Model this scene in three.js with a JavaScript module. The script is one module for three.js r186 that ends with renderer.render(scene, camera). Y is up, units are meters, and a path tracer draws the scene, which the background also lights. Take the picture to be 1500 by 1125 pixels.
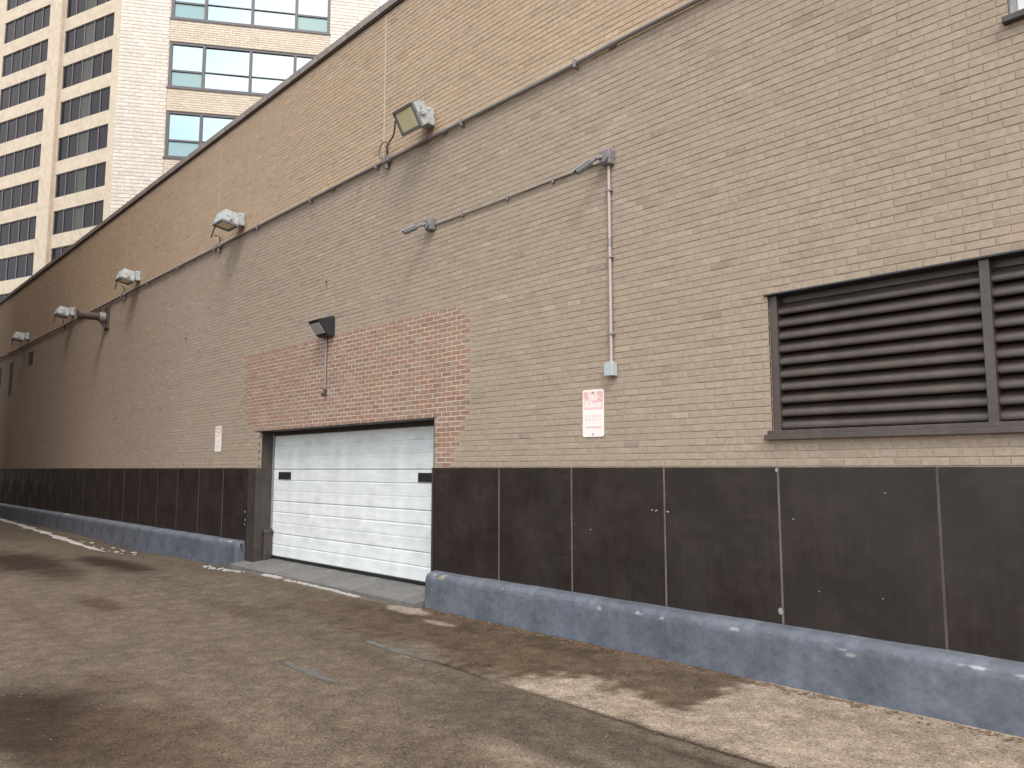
import * as THREE from 'three';
import { mergeGeometries } from 'three/addons/utils/BufferGeometryUtils.js';
import { RoundedBoxGeometry } from 'three/addons/geometries/RoundedBoxGeometry.js';

// ---------------------------------------------------------------- camera, sky, sun, exposure
const scene = new THREE.Scene();
const CAM = new THREE.Vector3(0, 1.85, 6.5), YAW = 0.74554, PITCH = 0.10784;
const camera = new THREE.PerspectiveCamera(52.1, 4 / 3, 0.1, 2000);
camera.position.copy(CAM);
camera.lookAt(CAM.x - Math.cos(YAW) * Math.cos(PITCH), CAM.y + Math.sin(PITCH), CAM.z - Math.sin(YAW) * Math.cos(PITCH));
camera.updateMatrixWorld(true);

const renderer = new THREE.WebGLRenderer({ antialias: true });
renderer.toneMapping = THREE.LinearToneMapping;
renderer.toneMappingExposure = 2.6;
renderer.shadowMap.enabled = true;

const SUN_DIR = new THREE.Vector3(1.1, 1.5, 0.75).normalize();
const sun = new THREE.DirectionalLight(new THREE.Color(1.0, 0.93, 0.84), 0.95);
sun.name = 'sun';
sun.position.copy(SUN_DIR).multiplyScalar(80).add(new THREE.Vector3(-12, 0, 0));
sun.target.position.set(-12, 0, 0);
sun.castShadow = true;
sun.shadow.radius = 36;
sun.shadow.mapSize.set(2048, 2048);
Object.assign(sun.shadow.camera, { left: -60, right: 60, top: 60, bottom: -60, near: 1, far: 250 });
scene.add(sun, sun.target);

// ---------------------------------------------------------------- random numbers and noise
function rng(seed) { let a = seed >>> 0; return () => { a = (a + 0x6d2b79f5) >>> 0; let t = a; t = Math.imul(t ^ (t >>> 15), t | 1); t ^= t + Math.imul(t ^ (t >>> 7), t | 61); return ((t ^ (t >>> 14)) >>> 0) / 4294967296; }; }
const hash2 = (x, y, s = 0) => { let h = (Math.imul(x | 0, 374761393) + Math.imul(y | 0, 668265263) + Math.imul(s | 0, 1274126177)) | 0; h = Math.imul(h ^ (h >>> 13), 1274126177); return ((h ^ (h >>> 16)) >>> 0) / 4294967296; };
const sm = (t) => t * t * (3 - 2 * t);
const clamp = (x, a = 0, b = 1) => Math.min(b, Math.max(a, x));
const step = (a, b, x) => sm(clamp((x - a) / (b - a)));
const lerp = (a, b, t) => a + (b - a) * t;
function vnoise(x, y, s = 0, per = 0) {
  const ix = Math.floor(x), iy = Math.floor(y), fx = sm(x - ix), fy = sm(y - iy);
  const w = (i) => per ? ((i % per) + per) % per : i;
  const a = hash2(w(ix), w(iy), s), b = hash2(w(ix + 1), w(iy), s), c = hash2(w(ix), w(iy + 1), s), d = hash2(w(ix + 1), w(iy + 1), s);
  return lerp(lerp(a, b, fx), lerp(c, d, fx), fy);
}
function fbm(x, y, s = 0, oct = 4, per = 0) { let v = 0, a = 0.5, n = 0; for (let i = 0; i < oct; i++) { v += a * vnoise(x, y, s + i * 17, per); n += a; a *= 0.5; x *= 2; y *= 2; per *= 2; } return v / n; }

// sky: thin bright cloud with pale blue between
{
  const W = 1024, H = 512, data = new Float32Array(W * H * 4);
  for (let j = 0; j < H; j++) {
    const el = ((j + 0.5) / H - 0.5) * Math.PI, y = Math.sin(el);
    for (let i = 0; i < W; i++) {
      const az = ((i + 0.5) / W - 0.5) * 2 * Math.PI, x = Math.cos(az) * Math.cos(el), z = Math.sin(az) * Math.cos(el);
      let r, g, b;
      if (y <= 0) { r = 0.3; g = 0.28; b = 0.26; } else {
        const k = 1.6 / (y + 0.35), c = step(0.33, 0.56, fbm(x * k + 9.3, z * k + 4.1, 5, 5));
        const d = 0.85 + 0.3 * fbm(x * k * 1.7 + 31, z * k * 1.7, 9, 4);
        const haze = Math.exp(-y * 5);
        const cl = lerp(c, 1, haze * 0.8);
        r = lerp(0.52, 1.09 * d, cl); g = lerp(0.78, 1.05 * d, cl); b = lerp(0.96, 1.01 * d, cl);
      }
      data.set([r, g, b, 1], (j * W + i) * 4);
    }
  }
  const t = new THREE.DataTexture(data, W, H, THREE.RGBAFormat, THREE.FloatType);
  t.mapping = THREE.EquirectangularReflectionMapping; t.magFilter = THREE.LinearFilter; t.minFilter = THREE.LinearFilter; t.wrapS = THREE.RepeatWrapping; t.needsUpdate = true;
  scene.background = t; scene.environment = t;
}

// ---------------------------------------------------------------- textures and materials
function noiseTex(N, fn, srgb = false) {
  const d = new Uint8Array(N * N * 4);
  for (let j = 0; j < N; j++) for (let i = 0; i < N; i++) {
    const v = fn(i / N, j / N, i, j), o = (j * N + i) * 4;
    const [r, g, b] = Array.isArray(v) ? v : [v, v, v];
    d[o] = clamp(r) * 255; d[o + 1] = clamp(g) * 255; d[o + 2] = clamp(b) * 255; d[o + 3] = 255;
  }
  const t = new THREE.DataTexture(d, N, N); t.wrapS = t.wrapT = THREE.RepeatWrapping; t.magFilter = THREE.LinearFilter; t.minFilter = THREE.LinearMipmapLinearFilter; t.generateMipmaps = true;
  if (srgb) t.colorSpace = THREE.SRGBColorSpace; t.needsUpdate = true; return t;
}
const rep = (t, x, y = x) => { const c = t.clone(); c.repeat.set(x, y); c.needsUpdate = true; return c; };
const rnd0 = rng(11);
const brickGrain = noiseTex(512, (u, v, i, j) => { const n = 0.80 + 0.14 * fbm(u * 16, v * 16, 3, 4, 16) + 0.10 * (hash2(i, j, 4) - 0.5) + (hash2(i >> 1, j >> 1, 8) > 0.985 ? -0.2 : 0); return n; }, true);
const asphaltGrain = noiseTex(1024, (u, v, i, j) => {
  const a = hash2((i + (hash2(i >> 3, j >> 3, 28) * 6 | 0)) >> 3, j >> 3, 21), b = hash2((i + 1) >> 2, (j + 1) >> 2, 22), c = fbm(u * 12, v * 12, 23, 4, 12);
  const e = hash2((i + 5 + (hash2(i >> 4, j >> 3, 29) * 9 | 0)) >> 4, (j + 3) >> 4, 24);
  let n = 0.77 + 0.13 * (a - 0.5) + 0.13 * (b - 0.5) + 0.09 * (e - 0.5) + 0.26 * (c - 0.5);
  if (a > 0.94) n += 0.09; if (a < 0.06) n -= 0.15; if (e > 0.98) n += 0.07;
  return [n * 1.01, n, n * 0.985];
}, true);
const asphaltBump = noiseTex(512, (u, v, i, j) => 0.5 + 0.5 * (hash2(i >> 1, j >> 1, 31) - 0.5) + 0.5 * (fbm(u * 40, v * 40, 33, 3, 40) - 0.5));
const paintMottle = noiseTex(512, (u, v, i, j) => { const a = fbm(u * 6, v * 6, 41, 5, 6), b = fbm(u * 30, v * 30, 45, 3, 30); return 0.78 + 0.24 * (a - 0.5) + 0.14 * (b - 0.5) + 0.03 * (hash2(i, j, 47) - 0.5); }, true);
const panelMottle = noiseTex(1024, (u, v, i, j) => {
  const a = fbm(u * 5, v * 5, 51, 5, 5), s = fbm(u * 60, v * 4, 55, 3, 4), b = fbm(u * 24, v * 24, 57, 3, 24);
  const sc = fbm(u * 8, v * 160, 58, 2, 8) > 0.8 && fbm(u * 10, v * 10, 59, 3, 10) > 0.55 ? 0.16 : 0, n = 0.80 + 0.38 * (a - 0.5) + 0.12 * (s - 0.5) + 0.16 * (b - 0.5) + sc;
  return [n * 1.0, n * (0.97 + 0.06 * a), n * (0.95 + 0.1 * a)];
}, true);
const panelRough = noiseTex(512, (u, v) => { const a = fbm(u * 5, v * 5, 61, 5, 5); return 0.45 + 0.5 * (a - 0.5) + 0.2 * (fbm(u * 40, v * 40, 63, 2, 40) - 0.5); });
const fineBump = noiseTex(512, (u, v, i, j) => 0.5 * fbm(u * 32, v * 32, 71, 4, 32) + 0.5 * hash2(i, j, 72));
const streakBump = noiseTex(512, (u, v) => fbm(u * 8, v * 90, 81, 3, 8));
const doorDirt = noiseTex(512, (u, v) => { const s = fbm(u * 5, v * 40, 91, 4, 5), a = fbm(u * 8, v * 8, 93, 4, 8); const n = 0.93 + 0.07 * (s - 0.5) + 0.13 * (a - 0.5); return [n, n * 0.998, n * 0.99]; }, true);
const rustTex = noiseTex(256, (u, v) => { const a = fbm(u * 8, v * 8, 95, 5, 8); const r = step(0.66, 0.8, a) * 0.7; return [lerp(0.9, 0.55, r), lerp(0.9, 0.42, r), lerp(0.9, 0.32, r)]; }, true);

const S = (o) => new THREE.MeshStandardMaterial(o);
const C = (r, g, b) => new THREE.Color().setRGB(r, g, b);
const M = {
  brick: S({ name: 'brick', color: C(1, 1, 1), vertexColors: true, map: rep(brickGrain, 2), bumpMap: rep(fineBump, 3), bumpScale: 0.0015, roughness: 0.92 }),
  mortar: S({ name: 'mortar', color: C(0.43, 0.335, 0.258), map: rep(brickGrain, 3), roughness: 0.97 }),
  mortarPale: S({ name: 'pale mortar', color: C(0.68, 0.56, 0.44), map: rep(brickGrain, 3), roughness: 0.97 }),
  ground: new THREE.MeshPhysicalMaterial({ name: 'ground', specularIntensity: 0.35, color: C(1, 1, 1), vertexColors: true, map: rep(asphaltGrain, 0.72), bumpMap: rep(asphaltBump, 0.6), bumpScale: 0.006, roughness: 0.9 }),
  concrete: S({ name: 'concrete', color: C(0.225, 0.215, 0.205), map: rep(paintMottle, 0.8), bumpMap: rep(fineBump, 2), bumpScale: 0.003, roughness: 0.85 }),
  plinth: S({ name: 'painted concrete', color: C(1, 1, 1), vertexColors: true, map: rep(paintMottle, 1.1), bumpMap: rep(fineBump, 1.5), bumpScale: 0.004, roughness: 0.62 }),
  panel: new THREE.MeshPhysicalMaterial({ name: 'brown panel', color: C(0.038, 0.0265, 0.0225), map: rep(panelMottle, 0.45), roughnessMap: rep(panelRough, 0.5), roughness: 1.0, metalness: 0, specularIntensity: 0.7 }),
  caulk: S({ name: 'caulk', color: C(0.22, 0.172, 0.14), map: rep(paintMottle, 3, 1), roughness: 0.9 }),
  caulkDark: S({ name: 'dark caulk', color: C(0.13, 0.10, 0.085), map: rep(paintMottle, 3, 1), roughness: 0.9 }),
  brown: S({ name: 'brown paint', color: C(0.075, 0.058, 0.050), map: rep(paintMottle, 1.5), roughness: 0.5 }),
  louver: S({ name: 'louver paint', color: C(0.108, 0.080, 0.070), map: rep(paintMottle, 1), roughness: 0.45 }),
  black: S({ name: 'black', color: C(0.012, 0.012, 0.013), roughness: 0.6 }),
  coping: S({ name: 'coping', color: C(0.50, 0.42, 0.385), map: rep(paintMottle, 1), roughness: 0.55 }),
  door: S({ name: 'white door', color: C(0.80, 0.815, 0.825), map: rep(doorDirt, 0.6), bumpMap: rep(streakBump, 1.5), bumpScale: 0.0012, roughness: 0.5 }),
  galv: S({ name: 'galvanised', color: C(0.42, 0.40, 0.40), map: rep(paintMottle, 4), roughness: 0.5, metalness: 0.25 }),
  conduit: S({ name: 'conduit paint', color: C(0.33, 0.285, 0.275), map: rep(paintMottle, 4), roughness: 0.6 }),
  lampGrey: S({ name: 'lamp grey', color: C(0.50, 0.54, 0.56), map: rep(rustTex, 2), roughness: 0.5 }),
  lampFrame: S({ name: 'lamp frame', color: C(0.19, 0.19, 0.19), map: rep(rustTex, 3), roughness: 0.55 }),
  lens: new THREE.MeshPhysicalMaterial({ name: 'lens glass', color: C(0.66, 0.58, 0.36), roughness: 0.18, clearcoat: 0.6, clearcoatRoughness: 0.1 }),
  lensGrey: new THREE.MeshPhysicalMaterial({ name: 'wall lamp lens', color: C(0.38, 0.37, 0.36), roughness: 0.25, clearcoat: 0.6, clearcoatRoughness: 0.1 }),
  reflector: S({ name: 'reflector', color: C(0.85, 0.72, 0.48), roughness: 0.35, metalness: 0.2 }),
  bronze: S({ name: 'bronze', color: C(0.032, 0.034, 0.042), map: rep(paintMottle, 5), roughness: 0.5 }),
  darkMetal: S({ name: 'dark brown metal', color: C(0.10, 0.075, 0.068), map: rep(rustTex, 3), roughness: 0.45, metalness: 0.3 }),
  grit: S({ name: 'grit', color: C(0.17, 0.135, 0.105), roughness: 0.95 }),
  rust: S({ name: 'rusty iron', color: C(0.22, 0.14, 0.09), roughness: 0.9 }),
  cable: S({ name: 'cable', color: C(0.10, 0.085, 0.07), roughness: 0.6 }),
  camWhite: S({ name: 'camera grey', color: C(0.31, 0.295, 0.31), map: rep(paintMottle, 6), roughness: 0.4 }),
  snow: S({ name: 'old snow', color: C(0.74, 0.70, 0.69), map: rep(paintMottle, 4), bumpMap: rep(fineBump, 6), bumpScale: 0.01, roughness: 0.9 }),
  litter: S({ name: 'leaf litter', color: C(0.12, 0.075, 0.045), roughness: 0.95 }),
  puddle: S({ name: 'wet film', color: C(0.14, 0.125, 0.115), roughness: 0.45, map: rep(paintMottle, 2) }),
  tileWhite: S({ name: 'pale block', color: C(1, 1, 1), vertexColors: true, map: rep(brickGrain, 0.7), roughness: 0.85 }),
  blockMortar: S({ name: 'block mortar', color: C(0.42, 0.36, 0.30), roughness: 0.95 }),
  towerConc: S({ name: 'cream concrete', color: C(0.64, 0.53, 0.415), map: rep(brickGrain, 0.15), roughness: 0.9 }),
  frameDark: S({ name: 'bronze frame', color: C(0.085, 0.075, 0.085), roughness: 0.5 }),
  frameWhite: S({ name: 'white frame', color: C(0.6, 0.58, 0.58), roughness: 0.5 }),
  glassSky: new THREE.MeshPhysicalMaterial({ name: 'mirror glass', color: C(0.37, 0.435, 0.455), metalness: 0.95, roughness: 0.04 }),
  glassTeal: new THREE.MeshPhysicalMaterial({ name: 'teal glass', color: C(0.24, 0.33, 0.335), roughness: 0.1, metalness: 0.35 }),
  glassDark: new THREE.MeshPhysicalMaterial({ name: 'dark glass', color: C(0.015, 0.014, 0.020), roughness: 0.08, specularIntensity: 0.16 }),
  blind: S({ name: 'blind', color: C(0.06, 0.06, 0.052), roughness: 0.8 }),
  oppose: S({ name: 'opposite brick', color: C(0.12, 0.085, 0.075), map: rep(brickGrain, 1), roughness: 0.95 }),
};

// ---------------------------------------------------------------- helpers
const used = new Map();
function numbered(name) { const n = used.get(name) ?? 0; used.set(name, n + 1); return n ? `${name}_${String(n).padStart(3, '0')}` : name; }
function mesh(name, geo, mat, parent) { const m = new THREE.Mesh(geo, mat); m.name = parent ? name : numbered(name); m.castShadow = m.receiveShadow = true; (parent ?? scene).add(m); return m; }
function group(name, parent) { const g = new THREE.Group(); g.name = parent ? name : numbered(name); (parent ?? scene).add(g); return g; }
function thing(name, label, category, grp, pos = [0, 0, 0]) { const g = group(name); g.position.set(...pos); g.userData = { label, category }; if (grp) g.userData.group = grp; return g; }
function structure(o, label) { o.userData.kind = 'structure'; if (label) o.userData.label = label; return o; }
// box by its limits, uv in metres
function box(x0, x1, y0, y1, z0, z1, r = 0) {
  const w = x1 - x0, h = y1 - y0, d = z1 - z0;
  const g = r > 0 ? new RoundedBoxGeometry(w, h, d, 2, Math.min(r, w / 2.01, h / 2.01, d / 2.01)) : new THREE.BoxGeometry(w, h, d);
  g.translate((x0 + x1) / 2, (y0 + y1) / 2, (z0 + z1) / 2); metreUV(g); return g.index ? g.toNonIndexed() : g;
}
function metreUV(g) {
  const p = g.attributes.position, n = g.attributes.normal, uv = new Float32Array(p.count * 2);
  for (let i = 0; i < p.count; i++) {
    const ax = Math.abs(n.getX(i)), ay = Math.abs(n.getY(i)), az = Math.abs(n.getZ(i)), x = p.getX(i), y = p.getY(i), z = p.getZ(i);
    if (az >= ax && az >= ay) { uv[2 * i] = x; uv[2 * i + 1] = y; } else if (ax >= ay) { uv[2 * i] = z; uv[2 * i + 1] = y; } else { uv[2 * i] = x; uv[2 * i + 1] = z; }
  }
  g.setAttribute('uv', new THREE.BufferAttribute(uv, 2)); return g;
}
const merge = (a) => mergeGeometries(a.map((g) => { const n = g.index ? g.toNonIndexed() : g; for (const k of Object.keys(n.attributes)) if (!['position', 'normal', 'uv'].includes(k)) n.deleteAttribute(k); return n; }));
function tube(pts, r, seg = 24, rad = 8) { const c = new THREE.CatmullRomCurve3(pts.map((p) => new THREE.Vector3(...p)), false, 'catmullrom', 0.4); return new THREE.TubeGeometry(c, seg, r, rad); }
function rod(a, b, r0, r1 = r0, n = 14) {
  const A = new THREE.Vector3(...a), B = new THREE.Vector3(...b), d = B.clone().sub(A), g = new THREE.CylinderGeometry(r1, r0, d.length(), n);
  g.applyQuaternion(new THREE.Quaternion().setFromUnitVectors(new THREE.Vector3(0, 1, 0), d.normalize())); g.translate((A.x + B.x) / 2, (A.y + B.y) / 2, (A.z + B.z) / 2); return g;
}
// profile in (z, y) drawn along x from x0 to x1
function along(profile, x0, x1, bevel = 0) {
  const s = new THREE.Shape(profile.map(([z, y]) => new THREE.Vector2(-z, y)));
  const g = new THREE.ExtrudeGeometry(s, { depth: x1 - x0 - 2 * bevel, bevelEnabled: bevel > 0, bevelSize: bevel, bevelThickness: bevel, bevelSegments: 2, curveSegments: 8 });
  g.rotateY(Math.PI / 2); g.translate(x0 + bevel, 0, 0); return metreUV(g);   // x' = depth, z' = -shape.x = z
}
class Quads {
  constructor() { this.p = []; this.n = []; this.u = []; this.c = []; }
  quad(a, b, c, d, n, col, ua, ub, uc, ud) {
    for (const v of [a, b, c, a, c, d]) this.p.push(v[0], v[1], v[2]);
    for (let i = 0; i < 6; i++) { this.n.push(n[0], n[1], n[2]); this.c.push(col[0], col[1], col[2]); }
    for (const v of [ua, ub, uc, ua, uc, ud]) this.u.push(v[0], v[1]);
  }
  // brick with its face towards +z; ch = worn edge
  brick(x0, x1, y0, y1, zb, zf, col, ch, uo = 0, vo = 0) {
    const U = (x, y) => [x + uo, y + vo], k = 0.7071;
    if (ch > 0) {
      const a0 = x0 + ch, a1 = x1 - ch, b0 = y0 + ch, b1 = y1 - ch, zc = zf - ch;
      this.quad([a0, b0, zf], [a1, b0, zf], [a1, b1, zf], [a0, b1, zf], [0, 0, 1], col, U(a0, b0), U(a1, b0), U(a1, b1), U(a0, b1));
      this.quad([x0, y0, zc], [x1, y0, zc], [a1, b0, zf], [a0, b0, zf], [0, -k, k], col, U(x0, y0), U(x1, y0), U(a1, b0), U(a0, b0));
      this.quad([a0, b1, zf], [a1, b1, zf], [x1, y1, zc], [x0, y1, zc], [0, k, k], col, U(a0, b1), U(a1, b1), U(x1, y1), U(x0, y1));
      this.quad([x0, y0, zc], [a0, b0, zf], [a0, b1, zf], [x0, y1, zc], [-k, 0, k], col, U(x0, y0), U(a0, b0), U(a0, b1), U(x0, y1));
      this.quad([a1, b0, zf], [x1, y0, zc], [x1, y1, zc], [a1, b1, zf], [k, 0, k], col, U(a1, b0), U(x1, y0), U(x1, y1), U(a1, b1));
      zf = zc;
    } else this.quad([x0, y0, zf], [x1, y0, zf], [x1, y1, zf], [x0, y1, zf], [0, 0, 1], col, U(x0, y0), U(x1, y0), U(x1, y1), U(x0, y1));
    this.quad([x0, y0, zb], [x1, y0, zb], [x1, y0, zf], [x0, y0, zf], [0, -1, 0], col, U(x0, y0), U(x1, y0), U(x1, y0 + .02), U(x0, y0 + .02));
    this.quad([x0, y1, zf], [x1, y1, zf], [x1, y1, zb], [x0, y1, zb], [0, 1, 0], col, U(x0, y1), U(x1, y1), U(x1, y1 + .02), U(x0, y1 + .02));
    this.quad([x0, y0, zb], [x0, y0, zf], [x0, y1, zf], [x0, y1, zb], [-1, 0, 0], col, U(x0, y0), U(x0 + .02, y0), U(x0 + .02, y1), U(x0, y1));
    this.quad([x1, y0, zf], [x1, y0, zb], [x1, y1, zb], [x1, y1, zf], [1, 0, 0], col, U(x1, y0), U(x1 + .02, y0), U(x1 + .02, y1), U(x1, y1));
  }
  geo() {
    const g = new THREE.BufferGeometry();
    g.setAttribute('position', new THREE.Float32BufferAttribute(this.p, 3)); g.setAttribute('normal', new THREE.Float32BufferAttribute(this.n, 3));
    g.setAttribute('uv', new THREE.Float32BufferAttribute(this.u, 2)); g.setAttribute('color', new THREE.Float32BufferAttribute(this.c, 3)); return g;
  }
}

// ---------------------------------------------------------------- ground
function groundH(x, z) {
  const g = (a, b, s) => Math.exp(-(((a - b) / s) ** 2));
  let h = 0.05 * Math.exp(-((Math.max(z, 0) / 1.2) ** 2)) * step(-15, -12, x);
  h += 0.05 * g(x, -12.3, 2.6) * Math.exp(-((Math.max(z, 0) / 0.9) ** 2));
  h -= 0.08 * g(x, -20.3, 2.6) * Math.exp(-((Math.max(z, 0) / 1.4) ** 2));
  h += 0.014 * (fbm(x * 0.9 + 50, z * 0.9 + 50, 101, 3) - 0.5);
  if (x > -10 && x < 4) {
    const zj = 1.76 + 0.05 * (fbm(x * 1.3 + 7, 3, 103, 3) - 0.5) + 0.02 * (x + 5);
    h -= 0.016 * Math.exp(-(((z - zj) / 0.035) ** 2)) * step(-6.5, -6.1, x);
  }
  return h;
}
{
  const xs = [], zs = [];
  for (const v of [-400, -200, -120, -80, -60, -50]) xs.push(v);
  for (let x = -44; x < -20; x += 0.14) xs.push(x);
  for (let x = -20; x < -9; x += 0.055) xs.push(x);
  for (let x = -9; x < 0.2; x += 0.026) xs.push(x);
  for (let x = 0.2; x < 5; x += 0.12) xs.push(x);
  for (const v of [5.5, 8, 14, 30, 80, 200, 400]) xs.push(v);
  for (const v of [-400, -200, -100, -40, -15, -5, -0.8]) zs.push(v);
  for (let z = -0.3; z < 3.4; z += 0.027) zs.push(z);
  for (let z = 3.4; z < 6.4; z += 0.045) zs.push(z);
  for (const v of [6.5, 7, 8, 10, 14, 22, 40, 100, 200, 400]) zs.push(v);
  const nx = xs.length, nz = zs.length, pos = new Float32Array(nx * nz * 3), uv = new Float32Array(nx * nz * 2), col = new Float32Array(nx * nz * 3), idx = [];
  const mixc = (a, b, t) => { t = clamp(t); return [lerp(a[0], b[0], t), lerp(a[1], b[1], t), lerp(a[2], b[2], t)]; };
  const blob = (x, z, cx, cz, rx, rz, s, edge = 0.35) => { const d = Math.hypot((x - cx) / rx, (z - cz) / rz) + 0.9 * (fbm(x * 2.2 + s, z * 2.2 + s * 3, s, 4) - 0.5); return 1 - step(1 - edge, 1 + edge, d); };
  const base = [0.180, 0.142, 0.108], pale = [0.48, 0.393, 0.32], wet = [0.098, 0.067, 0.043], greyd = [0.118, 0.094, 0.072], dark = [0.040, 0.024, 0.015], worn = [0.215, 0.174, 0.135];
  for (let j = 0; j < nz; j++) for (let i = 0; i < nx; i++) {
    const x = xs[i], z = zs[j], o = j * nx + i, near = x > -46 && x < 6 && z > -1 && z < 9;
    pos.set([x, near ? groundH(x, z) : 0, z], o * 3); uv.set([x, z], o * 2);
    let c = base;
    if (near) {
      const big = fbm(x * 0.55 + 20, z * 0.8 + 20, 111, 4), mid = fbm(x * 2.1 + 3, z * 2.6 + 9, 113, 4), fine = fbm(x * 9, z * 9, 115, 3), streak = fbm(x * 0.5, z * 3.2, 117, 4);
      c = mixc(c, greyd, step(0.48, 0.78, big) * 0.5);
      c = mixc(c, worn, step(0.52, 0.8, mid) * 0.5);
      c = mixc(c, [0.115, 0.084, 0.058], step(0.52, 0.76, streak) * 0.4);
      // concrete gutter strip beside the plinth
      const zj = 1.76 + 0.05 * (fbm(x * 1.3 + 7, 3, 103, 3) - 0.5) + 0.02 * (x + 5), wob = 0.25 * (fbm(x * 2.4, z * 2.4, 121, 4) - 0.5);
      const inStrip = step(-5.35, -5.0, x + wob) * (1 - step(zj - 0.02, zj + 0.015, z));
      c = mixc(c, mixc(pale, [0.43, 0.345, 0.277], step(0.42, 0.65, mid)), inStrip * (0.82 + 0.36 * (fine - 0.5)));
      // dirt stain lying over it
      const stX = -3.72 + 0.5 * (fbm(z * 2 + 5, x * 1.5, 123, 4) - 0.5), stZ = 1.28 + 0.1 * Math.sin(x * 3) + 0.35 * (fbm(x * 2 + 5, z, 125, 4) - 0.5) + 0.22 * step(-4.7, -5.6, x);
      const st = (1 - step(stX - 0.12, stX + 0.13, x + 0.5 * (fine - 0.5))) * (1 - step(stZ - 0.13, stZ + 0.15, z + 0.4 * (fine - 0.5))) * step(-11.5, -8.3, x + wob);
      c = mixc(c, mixc(wet, [0.145, 0.10, 0.066], step(0.35, 0.62, fine * 0.5 + mid * 0.5)), st * 0.88);
      // worn joint and tar line
      if (x > -8.4) {
        c = mixc(c, dark, Math.exp(-(((z - zj - 0.015 - 0.03 * (fine - 0.5)) / (0.028 + 0.02 * step(-4.4, -3.4, x))) ** 2)) * (step(-6.4, -6.2, x) * (1 - step(-5.6, -5.3, x)) + step(-5.0, -4.2, x)) * (0.75 + 0.5 * mid));
        c = mixc(c, worn, step(-4.9, -4.2, x) * Math.exp(-(((z - zj - 0.13 - wob * 0.1) / 0.07) ** 2)) * 0.8 * step(0.3, 0.5, mid));
        c = mixc(c, dark, Math.exp(-(((z - zj - 0.26 - 0.1 * (streak - 0.5)) / 0.05) ** 2)) * step(-3.9, -3.2, x) * 0.85);
        c = mixc(c, greyd, (1 - step(0.2, 0.75, Math.abs(z - zj - 0.6) + wob)) * step(-6, -5, x) * 0.75);
        c = mixc(c, pale, blob(x, z, -3.75, 2.9, 0.5, 0.16, 131, 0.8) * 0.38);
        c = mixc(c, pale, blob(x, z, -3.0, 2.5, 0.55, 0.07, 132, 0.8) * 0.3);
      }
      // oil and dirt
      c = mixc(c, dark, blob(x, z, -6.75, 5.0, 1.15, 0.5, 133, 0.6) * 0.95);
      c = mixc(c, wet, blob(x, z, -5.9, 4.6, 1.0, 0.42, 134, 0.6) * 0.8);
      c = mixc(c, wet, blob(x, z, -7.6, 4.3, 0.5, 0.2, 139, 0.6) * 0.5);
      c = mixc(c, dark, blob(x, z, -18.2, 2.85, 2.6, 0.6, 135, 0.6) * 0.97);
      c = mixc(c, dark, blob(x, z, -17.0, 1.6, 1.9, 0.36, 136, 0.6) * 0.95);
      c = mixc(c, wet, blob(x, z, -12.1, 3.15, 0.8, 0.2, 137, 0.5) * 0.85);
      c = mixc(c, wet, blob(x, z, -9.9, 1.9, 1.3, 0.22, 138, 0.6) * 0.5);
      c = mixc(c, greyd, Math.exp(-(((z - 1.35 - 0.06 * Math.sin(x)) / 0.07) ** 2)) * step(-13, -11, x) * (1 - step(-8.5, -7.5, x)) * 0.55 * step(0.35, 0.55, mid));
      c = mixc(c, pale, blob(x, z, -8.55, 0.45, 0.5, 0.16, 141, 0.3) * 0.85);
      c = mixc(c, pale, blob(x, z, -7.6, 0.66, 0.28, 0.06, 142, 0.4) * 0.7);
      c = mixc(c, [0.42, 0.345, 0.27], blob(x, z, -11.2, 0.40, 2.4, 0.08, 143, 0.5) * 0.5);
      const sp = hash2(Math.floor(x / 0.05), Math.floor(z / 0.05), 151); const f = 1 + 0.16 * (fine - 0.5) + (sp > 0.985 ? -0.25 : 0);
      c = [c[0] * f, c[1] * f, c[2] * f];
    }
    col.set(c, o * 3);
  }
  for (let j = 0; j < nz - 1; j++) for (let i = 0; i < nx - 1; i++) { const a = j * nx + i; idx.push(a, a + nx, a + 1, a + 1, a + nx, a + nx + 1); }
  const g = new THREE.BufferGeometry();
  g.setAttribute('position', new THREE.BufferAttribute(pos, 3)); g.setAttribute('uv', new THREE.BufferAttribute(uv, 2)); g.setAttribute('color', new THREE.BufferAttribute(col, 3)); g.setIndex(idx); g.computeVertexNormals();
  structure(mesh('alley_ground', g, M.ground), 'stained worn asphalt alley with a pale concrete gutter strip');
}

// ---------------------------------------------------------------- the brick building
const bld = thing('brick_building', 'long tan brick building with dark base cladding and white garage door', 'building');
const CH = 0.0677, BL = 0.203, Y0 = 1.872, NCOURSE = 106, XL = -46, XR = 3.2, YTOP = Y0 + NCOURSE * CH;
const cy = (n) => Y0 + n * CH;
const DOOR = { x0: -14.0, x1: -8.6, y1: cy(10) };
const LOUV = { x0: -3.6, x1: 0.1, y0: cy(4), y1: cy(23) };
const WIN = { x0: -1.56, x1: -0.2, y0: cy(49), y1: cy(70) };
const SLOTS = [{ x0: -33.95, x1: -33.1, y0: cy(56), y1: cy(64) }, { x0: -37.2, x1: -36.5, y0: cy(43), y1: cy(63) }, { x0: -39.9, x1: -38.8, y0: cy(51), y1: cy(63) }];
const EXPJ = [-9.98, -16.35, -22.6, -28.8, -35.1].map((x) => ({ x0: x - 0.013, x1: x + 0.013, y0: cy(69), y1: YTOP }));
const HOLES = [{ x0: DOOR.x0, x1: DOOR.x1, y0: -9, y1: DOOR.y1 }, LOUV, WIN, ...SLOTS, ...EXPJ];

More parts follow.
